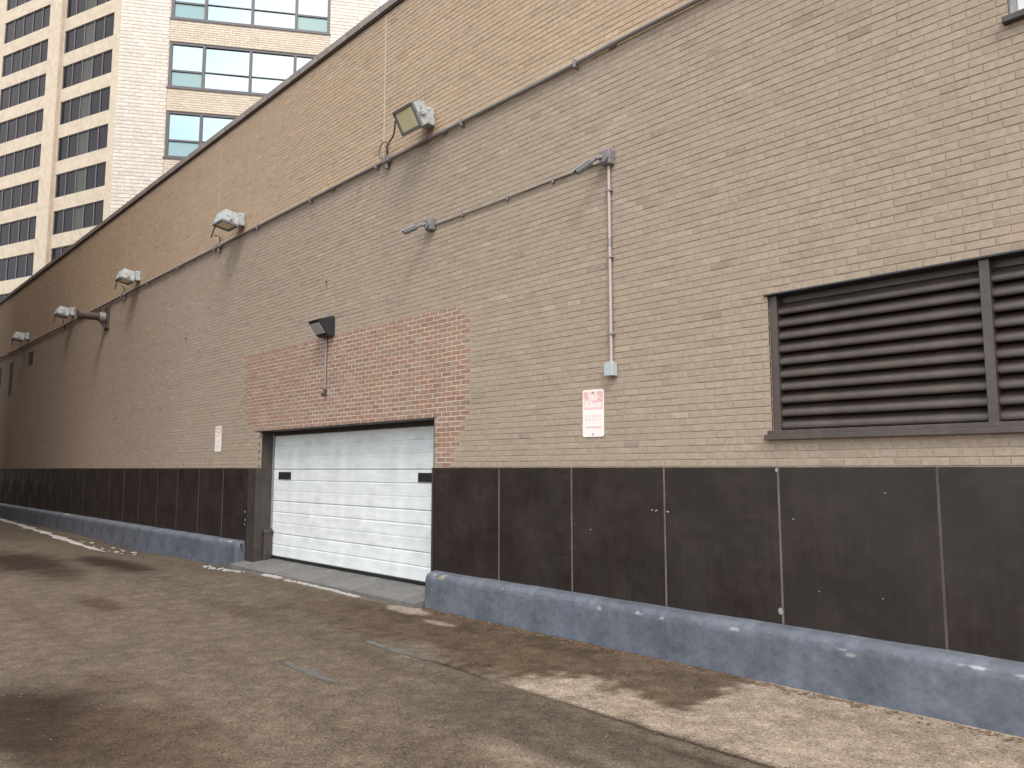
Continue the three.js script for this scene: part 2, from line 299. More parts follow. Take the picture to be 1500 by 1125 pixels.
const wallShape = new THREE.Shape([[XL, -0.4], [DOOR.x0, -0.4], [DOOR.x0, DOOR.y1], [DOOR.x1, DOOR.y1], [DOOR.x1, -0.4], [XR, -0.4], [XR, YTOP], [XL, YTOP]].map((p) => new THREE.Vector2(...p)));
for (const h of [LOUV, WIN, ...SLOTS]) wallShape.holes.push(new THREE.Path([[h.x0, h.y0], [h.x0, h.y1], [h.x1, h.y1], [h.x1, h.y0]].map((p) => new THREE.Vector2(...p))));
const wallGeo = new THREE.ExtrudeGeometry(wallShape, { depth: 0.4, bevelEnabled: false }); wallGeo.translate(0, 0, -0.4045);
const wall = mesh('brick_wall', metreUV(wallGeo), M.mortar, bld);
// rest of the volume
mesh('rear_wall', merge([box(XL, XR, -0.4, YTOP - 0.3, -5.2, -4.9), box(XL, XL + 0.3, -0.4, YTOP - 0.3, -4.899, -0.41), box(XR - 0.3, XR, -0.4, YTOP - 0.3, -4.899, -0.41)]), M.oppose, bld);
mesh('roof', box(XL, XR, YTOP - 0.299, YTOP - 0.1, -5.2, -0.41), M.concrete, bld);

// outline of the red brick repair over the garage door
const RED = [[-14.74, 4.04], [-8.1, 4.04], [-7.93, 3.85], [-7.86, 3.2], [-7.86, 2.62], [-8.05, 2.35], [-8.15, 2.05], [-8.3, 1.87], [-8.6, 1.87], [-8.6, 2.56], [-14.3, 2.56], [-14.62, 2.85], [-14.66, 3.2]];
const inside = (x, y, P) => { let r = false; for (let i = 0, j = P.length - 1; i < P.length; j = i++) { const [xi, yi] = P[i], [xj, yj] = P[j]; if ((yi > y) !== (yj > y) && x < ((xj - xi) * (y - yi)) / (yj - yi) + xi) r = !r; } return r; };
const TAN = [[0.415, 0.330, 0.245], [0.375, 0.298, 0.224], [0.445, 0.355, 0.270], [0.395, 0.308, 0.226], [0.350, 0.275, 0.205], [0.425, 0.332, 0.252], [0.385, 0.310, 0.240], [0.405, 0.322, 0.234]];
{ const m = [0, 1, 2].map((k) => TAN.reduce((a, c) => a + c[k], 0) / 8); for (const c of TAN) for (let k = 0; k < 3; k++) c[k] = lerp(c[k], m[k], 0.38); }
for (const c of TAN) { c[0] *= 1.11; c[1] *= 1.09; c[2] *= 1.11; }
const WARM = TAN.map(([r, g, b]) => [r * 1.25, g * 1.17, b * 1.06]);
const REDS = [[0.275, 0.148, 0.100], [0.235, 0.128, 0.090], [0.310, 0.182, 0.128], [0.255, 0.150, 0.108], [0.215, 0.135, 0.100], [0.290, 0.160, 0.105], [0.285, 0.195, 0.145], [0.245, 0.160, 0.125]];
for (const c of REDS) { c[0] = lerp(c[0] * 1.38, 0.44, 0.2); c[1] = lerp(c[1] * 1.30, 0.32, 0.2); c[2] = lerp(c[2] * 1.34, 0.25, 0.2); }
const bricks = [];
{
  const r = rng(77), J = 0.0095;
  for (let n = 0; n < NCOURSE; n++) {
    const y0 = cy(n), y1 = y0 + CH, ym = (y0 + y1) / 2;
    let iv = [[XL, XR]];
    for (const h of HOLES) if (ym > h.y0 && ym < h.y1) iv = iv.flatMap(([a, b]) => h.x1 <= a || h.x0 >= b ? [[a, b]] : [[a, h.x0], [h.x1, b]].filter(([p, q]) => q - p > 0.02));
    const off = (n % 2) * BL / 2 + (hash2(n, 3, 9) - 0.5) * 0.012;
    for (const [a, b] of iv) {
      const k0 = Math.floor((a - XL - off) / BL);
      for (let k = k0; XL + off + k * BL < b; k++) {
        let x0 = XL + off + k * BL, x1 = x0 + BL; const full = x0 >= a - 1e-6 && x1 <= b + 1e-6;
        const cx0 = Math.max(x0, a), cx1 = Math.min(x1, b);
        if (cx1 - cx0 < 0.035) continue;
        const red = inside((x0 + x1) / 2, ym, RED), t = hash2(k, n, 5);
        // batches: courses were laid from several pallets
        const batch = fbm(x0 * 0.5 + 11, ym * 1.1 + 7, 61, 3);
        let tone = Math.floor(clamp(t * 0.75 + batch * 0.5 - 0.12, 0, 0.999) * 8);
        tone = [4, 1, 6, 3, 7, 0, 5, 2][tone];
        const jx = J / 2;
        if (red) { bricks.push({ x0: cx0 + (cx0 > a ? 0.007 : 0), x1: cx1 - (cx1 < b ? 0.007 : 0), y0: y0 + 0.007 + (r() - 0.5) * 0.002, y1: y1 - 0.007 + (r() - 0.5) * 0.002, zf: (r() - 0.5) * 0.004, full, red, tone, warm: false, odd: r(), cell: [cx0, cx1, y0, y1] }); continue; }
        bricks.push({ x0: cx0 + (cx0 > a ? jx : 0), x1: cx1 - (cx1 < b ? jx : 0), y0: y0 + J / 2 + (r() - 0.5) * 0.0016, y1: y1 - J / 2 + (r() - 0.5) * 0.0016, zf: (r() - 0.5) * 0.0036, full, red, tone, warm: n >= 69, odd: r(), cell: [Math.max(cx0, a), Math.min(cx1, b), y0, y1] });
      }
    }
  }
}
// the largest in view stand alone, the others are joined
const proj = new THREE.Vector3();
for (const b of bricks) {
  proj.set((b.x0 + b.x1) / 2, (b.y0 + b.y1) / 2, 0); const d = proj.distanceTo(CAM); proj.project(camera);
  b.vis = Math.abs(proj.x) < 0.985 && Math.abs(proj.y) < 0.985; b.size = b.vis && b.full ? (CAM.z / d) / (d * d) : 0;
}
const single = (list) => new Set([...list].filter((b) => b.size > 0).sort((p, q) => q.size - p.size).slice(0, 300));
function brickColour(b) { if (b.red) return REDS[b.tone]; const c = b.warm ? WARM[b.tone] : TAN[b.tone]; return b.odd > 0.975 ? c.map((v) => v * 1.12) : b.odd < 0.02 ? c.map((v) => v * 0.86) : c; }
function layBricks(list, parent, name, stuffName, palette) {
  const one = single(list), q = new Quads(), jw = name === 'brick' ? 0.0095 : 0.014, h = CH - jw, w = BL - jw, variants = new Map();
  for (const b of list) {
    if (!one.has(b)) { const d = Math.hypot((b.x0 + b.x1) / 2, (b.y0 + b.y1) / 2 - 1.85, 6.5); q.brick(b.x0, b.x1, b.y0, b.y1, -0.022, b.zf, brickColour(b), d < 14 ? 0.0022 : 0, hash2(Math.round(b.x0 * 50), Math.round(b.y0 * 50), 3), 0); continue; }
    const key = b.tone * 4 + Math.floor(b.odd * 4);
    if (!variants.has(key)) { const v = new Quads(); v.brick(-w / 2, w / 2, -h / 2, h / 2, -0.022, 0, palette[b.tone], 0.0022, (key % 5) * 0.23, key * 0.17); variants.set(key, v.geo()); }
    const m = mesh(name, variants.get(key), M.brick, parent); m.position.set((b.x0 + b.x1) / 2, (b.y0 + b.y1) / 2, b.zf);
  }
  const m = mesh(stuffName, q.geo(), M.brick, parent); m.userData.kind = 'stuff';
}
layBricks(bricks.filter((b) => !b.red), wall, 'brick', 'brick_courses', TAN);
{
  const reds = bricks.filter((b) => b.red), q = new Quads();
  for (const b of reds) { const [a, c, d, e] = b.cell; q.quad([a, d, -0.003], [c, d, -0.003], [c, e, -0.003], [a, e, -0.003], [0, 0, 1], [1, 1, 1], [a, d], [c, d], [c, e], [a, e]); }
  const patch = mesh('red_brick_patch', q.geo(), M.mortarPale, bld); patch.userData.label = 'reddish brick repair with pale mortar above the garage door';
  layBricks(reds, patch, 'red_brick', 'red_brick_courses', REDS);
}
for (const h of EXPJ) mesh('expansion_joint', box(h.x0, h.x1, h.y0, h.y1, -0.01, -0.002), M.mortarPale, wall);
// coping in lengths
for (let x = XL, k = 0; x < XR; x += 3.05, k++) {
  const x1 = Math.min(x + 3.042, XR);
  const cp = mesh('coping_length', along([[-0.42, YTOP + 0.001], [0.052, YTOP + 0.001], [0.06, YTOP + 0.11], [0.05, YTOP + 0.118], [-0.42, YTOP + 0.15]], x, x1), M.coping, bld);
  mesh('drip_edge', along([[0.003, YTOP - 0.001], [0.003, YTOP - 0.03], [0.03, YTOP - 0.035], [0.045, YTOP - 0.001]], x, x1), M.darkMetal, cp);
}

// base cladding
const clad = group('base_cladding', bld);
const jointsR = [-8.56, -7.24, -6.03, -4.77, -3.54, -2.23, -1.0, 0.22, 1.44, 2.66], jointsL = [-14.33];
for (let i = 0, x = -15.5; x > -45.8; x -= 1.235, i++) jointsL.push(x + 0.05 * (hash2(i, 1, 7) - 0.5));
const PT = 1.866;
function panels(js) {
  for (let i = 0; i < js.length - 1; i++) {
    const a = Math.min(js[i], js[i + 1]) + 0.011, b = Math.max(js[i], js[i + 1]) - 0.011, t = (hash2(i, js.length, 8) - 0.5) * 0.003;
    const m = mesh('cladding_panel', box(a, b, 0.22, PT, 0.001, 0.034 + t, 0.003), M.panel, clad); m.userData.label = undefined; delete m.userData.label;
    if (i > 0) mesh('joint_filler', box(js[i] - 0.0105, js[i] + 0.0105, 0.22, PT - 0.004, 0.001, 0.031), js === jointsR && i === 5 ? M.caulkDark : (js === jointsL && hash2(i, 4, 4) < 0.35 && i > 2 ? M.caulkDark : M.caulk), clad);
  }
}
panels(jointsR); panels(jointsL);
mesh('edge_trim', box(-8.6, -8.571, 0.2, PT, 0.001, 0.04, 0.003), M.brown, clad);
mesh('edge_trim', box(-14.318, -14.003, 0.02, PT, 0.001, 0.045, 0.004), M.brown, clad);
{ // flecks of paint stuck to the panels
  const at = [[-3.41, 1.42, .012], [-2.62, 1.66, .011], [-3.2, 0.83, .009], [-2.68, 0.83, .009], [-4.92, 1.44, .016], [-4.87, 1.435, .02], [-4.73, 1.43, .02], [-5.75, 1.2, .013], [-5.98, 1.25, .008], [-14.42, 1.05, .02], [-14.4, 0.9, .016], [-14.42, 0.82, .014], [-3.56, 0.62, .026], [-3.55, 1.84, .016]];
  mesh('paint_fleck', merge(at.map(([x, y, s], i) => { const g = new THREE.IcosahedronGeometry(s * 0.75, 1); g.scale(1.2, i > 8 ? 1.6 : 0.55, 0.12); g.rotateZ(0.2 * (i % 3)); g.translate(x, y, 0.0365); return g; })), M.snow, clad);
}

// plinth: painted concrete kerb along the wall
function plinth(x0, x1, dx, chips, seed) {
  const prof = [], P = [[0.036, 0.512], [0.11, 0.503], [0.150, 0.492], [0.176, 0.474], [0.192, 0.448], [0.2, 0.41]];
  for (let i = 0; i < P.length - 1; i++) for (let k = 0; k < 3; k++) prof.push([lerp(P[i][0], P[i + 1][0], k / 3), lerp(P[i][1], P[i + 1][1], k / 3)]);
  for (let y = 0.41; y > -0.2; y -= 0.02) prof.push([0.2 + (0.41 - y) * 0.03, y]);
  const nx = Math.ceil((x1 - x0) / dx) + 1, np = prof.length, pos = [], col = [], uv = [], idx = [];
  let s = 0; const acc = prof.map((p, i) => (i ? (s += Math.hypot(p[0] - prof[i - 1][0], p[1] - prof[i - 1][1])) : 0));
  for (let i = 0; i < nx; i++) {
    const x = lerp(x0, x1, i / (nx - 1)), e = Math.min(x - x0, x1 - x), er = e < 0.035 ? 0.035 - Math.sqrt(Math.max(0, 0.035 ** 2 - (0.035 - e) ** 2)) : 0;
    for (let k = 0; k < np; k++) {
      const [z, y] = prof[k], n = fbm(x * 2.2 + seed, acc[k] * 2.2, 161, 4) - 0.5, m = fbm(x * 14 + seed, acc[k] * 14, 163, 3) - 0.5;
      pos.push(x, y - er * (k < 18 ? 0.8 : 0) + n * 0.012, z - (k > 5 ? er : 0) + n * 0.014 + m * 0.007);
      uv.push(x, acc[k]);
      const b = fbm(x * 1.1 + seed, acc[k] * 3, 165, 4), f = fbm(x * 18 + seed, acc[k] * 18, 167, 4), run = fbm(x * 9 + seed, acc[k] * 0.8, 169, 3);
      let c = [0.186, 0.204, 0.252];
      const t = step(0.45, 0.75, b); c = [lerp(c[0], 0.148, t), lerp(c[1], 0.165, t), lerp(c[2], 0.207, t)];
      const u = step(0.55, 0.75, run) * 0.3; c = [lerp(c[0], 0.09, u), lerp(c[1], 0.105, u), lerp(c[2], 0.145, u)];
      for (const [px, ps, rx, ry, cc] of chips) { const d = Math.hypot((x - px) / rx, (acc[k] - ps) / ry) + 1.1 * (fbm(x * 22, acc[k] * 22, 171, 3) - 0.5); const w = (1 - step(0.35, 0.7, d)) * 0.7; if (w > 0) c = [lerp(c[0], cc[0], w), lerp(c[1], cc[1], w), lerp(c[2], cc[2], w)]; }
      const ed = f > 0.70 && k > 8 && k < 16 && hash2(Math.round(x * 7), 2, seed) > 2 ? 0.5 : 0; c = [lerp(c[0], 0.5, ed), lerp(c[1], 0.48, ed), lerp(c[2], 0.46, ed)];
      col.push(...c);
    }
  }
  for (let i = 0; i < nx - 1; i++) for (let k = 0; k < np - 1; k++) { const a = i * np + k, b = a + np; idx.push(a, a + 1, b, b, a + 1, b + 1); }
  // end faces
  for (const [i, flip] of [[0, false], [nx - 1, true]]) {
    const c0 = pos.length / 3; pos.push(pos[i * np * 3], 0.2, 0.05); uv.push(0.1, 0.2); col.push(0.165, 0.188, 0.245);
    const st = pos.length / 3; for (let k = 0; k < np; k++) { const o = (i * np + k) * 3; pos.push(pos[o], pos[o + 1], pos[o + 2]); uv.push(pos[o + 2], pos[o + 1]); col.push(0.165, 0.183, 0.226); }
    for (let k = 0; k < np - 1; k++) flip ? idx.push(c0, st + k, st + k + 1) : idx.push(c0, st + k + 1, st + k);
    const bk = pos.length / 3; pos.push(pos[i * np * 3], -0.2, 0.036); uv.push(0, 0); col.push(0.165, 0.183, 0.226);
    flip ? idx.push(c0, st + np - 1, bk, c0, bk, st) : idx.push(c0, bk, st + np - 1, c0, st, bk);
  }
  const g = new THREE.BufferGeometry(); g.setAttribute('position', new THREE.Float32BufferAttribute(pos, 3)); g.setAttribute('uv', new THREE.Float32BufferAttribute(uv, 2)); g.setAttribute('color', new THREE.Float32BufferAttribute(col, 3)); g.setIndex(idx); g.computeVertexNormals();
  return mesh('plinth', g, M.plinth, bld);
}
const white = [0.62, 0.60, 0.58], cream = [0.62, 0.52, 0.34];
plinth(-8.52, XR, 0.017, [[-8.17, 0.14, 0.09, 0.08, cream], [-8.35, 0.13, 0.05, 0.02, white], [-7.0, 0.17, 0.04, 0.02, white], [-5.5, 0.2, 0.06, 0.03, white], [-4.98, 0.19, 0.11, 0.022, white], [-4.72, 0.2, 0.06, 0.018, white], [-3.92, 0.19, 0.07, 0.02, white], [-2.95, 0.2, 0.07, 0.02, white], [-2.88, 0.235, 0.07, 0.016, white], [-2.0, 0.17, 0.16, 0.016, white], [-1.72, 0.18, 0.12, 0.02, white]], 3);
plinth(XL, -14.36, 0.05, [[-14.75, 0.12, 0.12, 0.05, white], [-14.95, 0.11, 0.06, 0.04, white], [-15.2, 0.12, 0.1, 0.03, white], [-26.5, 0.08, 0.7, 0.06, white]], 9);
structure(mesh('concrete_apron', along([[0.34, -0.1], [0.34, 0.108], [0.30, 0.118], [-0.3, 0.2], [-0.48, 0.205], [-0.48, -0.1]], -14.34, -8.52), M.concrete), 'grey concrete apron in front of the garage door');

// garage door
const gd = group('garage_door', bld); gd.userData.label = 'white sectional garage door with two black slot windows';
{
  const x0 = -13.985, x1 = -8.615, zf = -0.3, rows = [2.47, 1.84, 1.255, 0.665, 0.25];
  for (let i = 0; i < 4; i++) {
    const t = rows[i], b = rows[i + 1] + 0.006, gsep = t - 0.205, d = 0.008, P = [[zf - 0.045, b], [zf - 0.045, t]];
    // face from the top down with two pressed grooves and a rounded lip
    const F = [[zf - 0.014, t], [zf - 0.004, t - 0.006], [zf, t - 0.016]];
    for (const gy of [gsep, ...(t - b > 0.5 ? [t - 0.4] : [])]) { const k = gy === gsep ? 1 : 0.35; F.push([zf, gy + 0.02], [zf - d * k, gy + 0.008], [zf - d * k, gy - 0.004], [zf, gy - 0.012]); }
    F.push([zf, b + 0.012], [zf - 0.010, b]);
    mesh('door_section', along([...P, ...F], x0, x1), M.door, gd);
  }
  for (const [a, b] of [[-13.74, -13.3], [-9.35, -8.9]]) {
    const s = mesh('slot_window', box(a, b, 1.675, 1.78, zf - 0.02, zf + 0.004, 0.003), M.black, gd);
    mesh('slot_frame', merge([box(a - 0.018, a - 0.0005, 1.66, 1.795, zf - 0.01, zf + 0.009), box(b + 0.0005, b + 0.018, 1.66, 1.795, zf - 0.01, zf + 0.009), box(a, b, 1.781, 1.795, zf - 0.01, zf + 0.009), box(a, b, 1.66, 1.674, zf - 0.01, zf + 0.009)]), M.black, s);
  }
  // rubber seal, sagging
  const sg = new THREE.BoxGeometry(5.37, 0.028, 0.03, 80, 1, 1), sp = sg.attributes.position;
  for (let i = 0; i < sp.count; i++) if (sp.getY(i) < 0) sp.setY(i, sp.getY(i) - 0.02 * fbm((sp.getX(i) + 9) * 1.4, 1, 181, 3));
  sg.translate((x0 + x1) / 2, 0.241, zf - 0.02); mesh('bottom_seal', sg, M.black, gd);
  mesh('header', box(x0 - 0.01, x1 + 0.01, 2.468, DOOR.y1 - 0.009, -0.39, -0.27, 0.004), M.brown, gd);
  mesh('lintel', box(DOOR.x0 - 0.2, DOOR.x1 + 0.04, DOOR.y1 - 0.008, DOOR.y1 + 0.005, -0.38, 0.006, 0.002), M.brown, gd);
  mesh('jamb_channel', box(DOOR.x0 + 0.001, DOOR.x0 + 0.022, 0.05, DOOR.y1 - 0.01, -0.295, -0.055, 0.003), M.brown, gd);
  mesh('jamb_corner', box(DOOR.x0 - 0.002, DOOR.x0 + 0.02, 0.02, PT, -0.0545, 0.046, 0.003), M.brown, gd);
  mesh('door_track', box(DOOR.x0 + 0.024, DOOR.x0 + 0.05, 0.75, DOOR.y1 - 0.02, -0.296, -0.262, 0.003), M.galv, gd);
  mesh('jamb_guard', merge([box(DOOR.x0 + 0.023, DOOR.x0 + 0.10, 0.15, 0.74, -0.28, -0.12, 0.02), box(DOOR.x0 + 0.023, DOOR.x0 + 0.11, 0.66, 0.72, -0.29, -0.11, 0.01)]), M.brown, gd);
  mesh('jamb_channel', box(DOOR.x1 - 0.02, DOOR.x1 - 0.001, 0.05, DOOR.y1 - 0.01, -0.295, -0.002, 0.003), M.brown, gd);
  // dark store behind the door
  mesh('interior', merge([box(-14.2, -8.4, 0.1, 2.9, -2.2, -2.1)]), M.black, gd);
}

// louvred vent
const lv = group('louvre_vent', bld); lv.userData.label = 'brown horizontal louvre vent in two bays';
{
  const z = -0.05, { x0, x1, y0, y1 } = LOUV;
  mesh('vent_frame', merge([box(x0 + 0.001, x0 + 0.07, y0, y1 - 0.001, z - 0.2, z + 0.02, 0.004), box(x1 - 0.07, x1 - 0.001, y0, y1 - 0.001, z - 0.2, z + 0.02, 0.004), box(x0 + 0.071, x1 - 0.071, y1 - 0.07, y1 - 0.001, z - 0.2, z - 0.08, 0.004)]), M.louver, lv);
  mesh('drip_head', box(x0 - 0.03, x1 + 0.03, y1 - 0.010, y1 + 0.007, -0.2, 0.02, 0.003), M.bronze, lv);
  mesh('mullion', box(-1.872, -1.802, y0 + 0.02, y1 - 0.012, z - 0.2, z + 0.035, 0.004), M.louver, lv);
  const sill = mesh('vent_sill', merge([box(x0 - 0.05, x1 + 0.05, y0 - 0.035, y0 + 0.012, -0.2, 0.055, 0.005), box(x0 - 0.03, x1 + 0.03, y0 + 0.0125, y0 + 0.05, -0.2, 0.03, 0.004)]), M.louver, lv);
  void sill;
  const n = 10, a = y0 + 0.055, b = y1 - 0.075, p = (b - a) / n;
  const bp = [[0.0, 0.0], [0.014, 0.003], [0.022, 0.014], [0.023, 0.03], [0.018, 0.046], [0.006, 0.06], [-0.02, 0.078], [-0.14, 0.165], [-0.146, 0.158], [-0.026, 0.07], [-0.002, 0.054], [0.009, 0.04], [0.013, 0.028], [0.012, 0.016]];
  for (const [s, e] of [[x0 + 0.071, -1.873], [-1.801, x1 - 0.071]]) {
    const g = along(bp, s, e);
    for (let i = 0; i < n; i++) { const m = mesh('louvre_blade', g, M.louver, lv); m.position.set(0, a + i * p + 0.004 + (hash2(i, 3, 77) - 0.5) * 0.003, z - 0.02); }
  }
  mesh('vent_backing', box(x0 - 0.05, x1 + 0.05, y0 - 0.05, y1 + 0.05, -0.7, -0.66), M.black, lv);
}
// small window above the vent
const wn = group('window', bld);
{
  const { x0, x1, y0, y1 } = WIN, z = -0.06;
  const f = mesh('window_frame', merge([box(x0 + 0.001, x0 + 0.05, y0 + 0.02, y1, z - 0.08, z + 0.03, 0.004), box(x1 - 0.05, x1 - 0.001, y0 + 0.02, y1, z - 0.08, z + 0.03, 0.004), box(x0 + 0.0505, x1 - 0.0505, y0 + 0.02, y0 + 0.07, z - 0.08, z + 0.03, 0.004), box(x0 + 0.0505, x1 - 0.0505, y1 - 0.05, y1, z - 0.08, z + 0.03, 0.004)]), M.galv, wn);
  void f;
  mesh('sash', merge([box(x0 + 0.051, x0 + 0.10, y0 + 0.071, y1 - 0.051, z - 0.07, z + 0.01, 0.004), box(x0 + 0.1005, x1 - 0.051, y0 + 0.071, y0 + 0.115, z - 0.07, z + 0.01, 0.004)]), M.frameWhite, wn);
  mesh('pane', box(x0 + 0.101, x1 - 0.051, y0 + 0.116, y1 - 0.051, z - 0.045, z - 0.035), M.glassDark, wn);
  mesh('window_sill', box(x0 - 0.03, x1 + 0.03, y0 - 0.03, y0 + 0.019, -0.15, 0.06, 0.006), M.brown, wn);
}
for (const h of SLOTS) {
  const g = group('narrow_window', bld);
  mesh('pane', box(h.x0 + 0.04, h.x1 - 0.04, h.y0 + 0.04, h.y1 - 0.04, -0.034, -0.024), M.glassDark, g);
  mesh('window_frame', merge([box(h.x0 + 0.001, h.x0 + 0.04, h.y0, h.y1, -0.06, -0.012), box(h.x1 - 0.04, h.x1 - 0.001, h.y0, h.y1, -0.06, -0.012), box(h.x0 + 0.0405, h.x1 - 0.0405, h.y1 - 0.04, h.y1, -0.06, -0.012), box(h.x0 + 0.0405, h.x1 - 0.0405, h.y0, h.y0 + 0.04, -0.06, -0.012)]), M.frameDark, g);
}

// ---------------------------------------------------------------- pale office block behind (close) and cream tower (far)
function frameOf(g, origin, dir) { g.position.set(...origin); g.rotation.y = Math.atan2(-dir[1], dir[0]); }   // local x runs along the facade, local +z is its outward side
const blk = thing('office_block', 'pale block office building with wide reflecting windows above the brick parapet', 'building');
frameOf(blk, [-43.43, 0, -5.07], [0.525, -0.851]);
{
  const X1 = 13.7, H = 37.0, bay = [2.5, 10.9], p = 3.92, top0 = 24.87;
  const rowsTop = []; for (let y = top0 + 2 * p; y > 4; y -= p) rowsTop.push(y);
  const sh = new THREE.Shape([[0, -0.3], [X1, -0.3], [X1, H], [0, H]].map((q) => new THREE.Vector2(...q)));
  for (const t of rowsTop) sh.holes.push(new THREE.Path([[bay[0], t - 2.58], [bay[0], t], [bay[1], t], [bay[1], t - 2.58]].map((q) => new THREE.Vector2(...q))));
  const wg = new THREE.ExtrudeGeometry(sh, { depth: 0.4, bevelEnabled: false }); wg.translate(0, 0, -0.42);
  const w = mesh('facade_wall', metreUV(wg), M.blockMortar, blk);
  mesh('block_core', merge([box(0, X1, -0.3, H - 0.1, -9, -1.4), box(0, 0.35, -0.3, H - 0.1, -1.399, -0.43), box(X1 - 0.35, X1, -0.3, H - 0.1, -1.399, -0.43)]), M.towerConc, blk);
  // block courses, joints recessed
  const lay = (x0, x1, y0, y1, len, ch, pal, name, seed) => {
    const q = new Quads(); let n = 0;
    for (let y = y0; y < y1 - 0.04; y += ch, n++) for (let x = x0 - (n % 2) * len / 2; x < x1; x += len) {
      const a = Math.max(x, x0), b = Math.min(x + len, x1); if (b - a < 0.05) continue;
      const f = 0.93 + 0.14 * hash2(Math.round(x * 20), n, seed); q.brick(a + 0.006, b - 0.006, y + 0.012, Math.min(y + ch, y1) - 0.012, -0.03, 0, pal.map((v) => v * f), 0);
    }
    const m = mesh(name, q.geo(), M.tileWhite, w); m.userData.kind = 'stuff';
  };
  const paleC = [0.82, 0.74, 0.665], spanC = [0.77, 0.655, 0.535];
  lay(0, bay[0] - 0.02, 5, H, 0.61, 0.2, paleC, 'pale_block_courses', 1); lay(bay[1] + 0.02, X1, 5, H, 0.61, 0.2, paleC, 'pale_block_courses', 2);
  for (let i = 0; i < rowsTop.length; i++) { const t = rowsTop[i]; lay(bay[0], bay[1], t + 0.02, i ? rowsTop[i - 1] - 2.6 : H, 0.4, 0.13, spanC, 'spandrel_courses', 3 + i); }
  for (const t of rowsTop) {
    const g = group('window', blk), b = t - 2.58, xs = [2.5, 4.27, 6.71, 9.06, 10.9], fw = 0.075, z0 = -0.22, z1 = -0.05;
    const fr = [box(bay[0] + 0.001, bay[1] - 0.001, t - 0.13, t - 0.001, z0, z1), box(bay[0] + 0.001, bay[1] - 0.001, b + 0.001, b + 0.11, z0, z1)];
    for (let i = 0; i < 5; i++) { const c = clamp(xs[i], bay[0] + fw + 0.002, bay[1] - fw - 0.002); fr.push(box(c - fw, c + fw, b + 0.111, t - 0.131, z0, z1)); }
    mesh('window_frame', merge(fr), M.frameDark, g);
    mesh('window_sill', box(bay[0] - 0.05, bay[1] + 0.05, b - 0.09, b - 0.001, -0.3, 0.05), M.frameDark, g);
    for (let i = 0; i < 4; i++) {
      const a = xs[i] + fw * (i ? 1 : 2) + 0.003, c = xs[i + 1] - fw * (i < 3 ? 1 : 2) - 0.003, ym = b + (i === 0 || i === 3 ? 0.98 : 1.02), th = i === 0 || i === 3 ? 0.05 : 0.022;
      mesh('sash_bar', box(a, c, ym - th, ym + th, z0, z1 - 0.03), M.frameDark, g);
      const tilt = (hash2(i, Math.round(t), 6) - 0.5) * 0.02, up = mesh('pane', new THREE.PlaneGeometry(c - a, t - 0.132 - ym - th), M.glassSky, g);
      up.position.set((a + c) / 2, (t - 0.132 + ym + th) / 2, -0.14); up.rotation.set(tilt, tilt * 0.7, 0);
      const lo = mesh('pane', new THREE.PlaneGeometry(c - a, ym - th - b - 0.112), i === 0 || i === 3 ? M.glassTeal : M.glassSky, g);
      lo.position.set((a + c) / 2, (ym - th + b + 0.112) / 2, -0.15); lo.rotation.set(tilt * 1.4, -tilt, 0);
    }
  }
}
const twr = thing('office_tower', 'cream concrete tower with rows of dark recessed windows', 'building');
frameOf(twr, [-82.48 - 0.939 * 24, 0, -15.65 + 0.344 * 24], [0.939, -0.344]);
{
  const L = 26, H = 66, cols = [[24 - 20.7, 24 - 12.0], [24 - 9.45, 24 - 1.35]], p = 3.99, tops = [];
  for (let t = 44.65 + 4 * p; t > 12; t -= p) tops.push(t);
  const sh = new THREE.Shape([[-4, -0.3], [L, -0.3], [L, H], [-4, H]].map((q) => new THREE.Vector2(...q)));
  for (const t of tops) for (const [a, b] of cols) sh.holes.push(new THREE.Path([[a, t - 2.55], [a, t], [b, t], [b, t - 2.55]].map((q) => new THREE.Vector2(...q))));
  const wg = new THREE.ExtrudeGeometry(sh, { depth: 0.7, bevelEnabled: false }); wg.translate(0, 0, -0.7);
  mesh('facade_wall', metreUV(wg), M.towerConc, twr);
  mesh('tower_core', box(-4, L, -0.3, H - 0.2, -16, -1.6), M.towerConc, twr);
  mesh('pier', box(cols[0][1] + 0.25, cols[1][0] - 0.25, 0, H, 0.002, 0.35, 0.03), M.towerConc, twr);
  for (let r = 0; r < tops.length; r++) for (let k = 0; k < 2; k++) {
    const [a, b] = cols[k], t = tops[r], g = group('window', twr), n = 5, w = (b - a) / n, z = -0.16;
    const fr = [box(a + 0.001, b - 0.001, t - 0.09, t - 0.001, z - 0.08, z + 0.08), box(a + 0.001, b - 0.001, t - 2.549, t - 2.46, z - 0.08, z + 0.08)];
    for (let i = 0; i <= n; i++) { const c = clamp(a + i * w, a + 0.07, b - 0.07); fr.push(box(c - 0.06, c + 0.06, t - 2.459, t - 0.091, z - 0.08, z + 0.08)); }
    mesh('window_frame', merge(fr), M.frameDark, g);
    for (let i = 0; i < n; i++) { const m = mesh('pane', new THREE.PlaneGeometry(w - 0.13, 2.36), k === 1 && i === 2 && hash2(r, 3, 3) < 0.75 ? M.blind : M.glassDark, g); m.position.set(a + (i + 0.5) * w, t - 1.275, z); m.rotation.set((hash2(i, r, 12) - 0.5) * 0.012, (hash2(i, r, 13) - 0.5) * 0.012, 0); }
  }
}
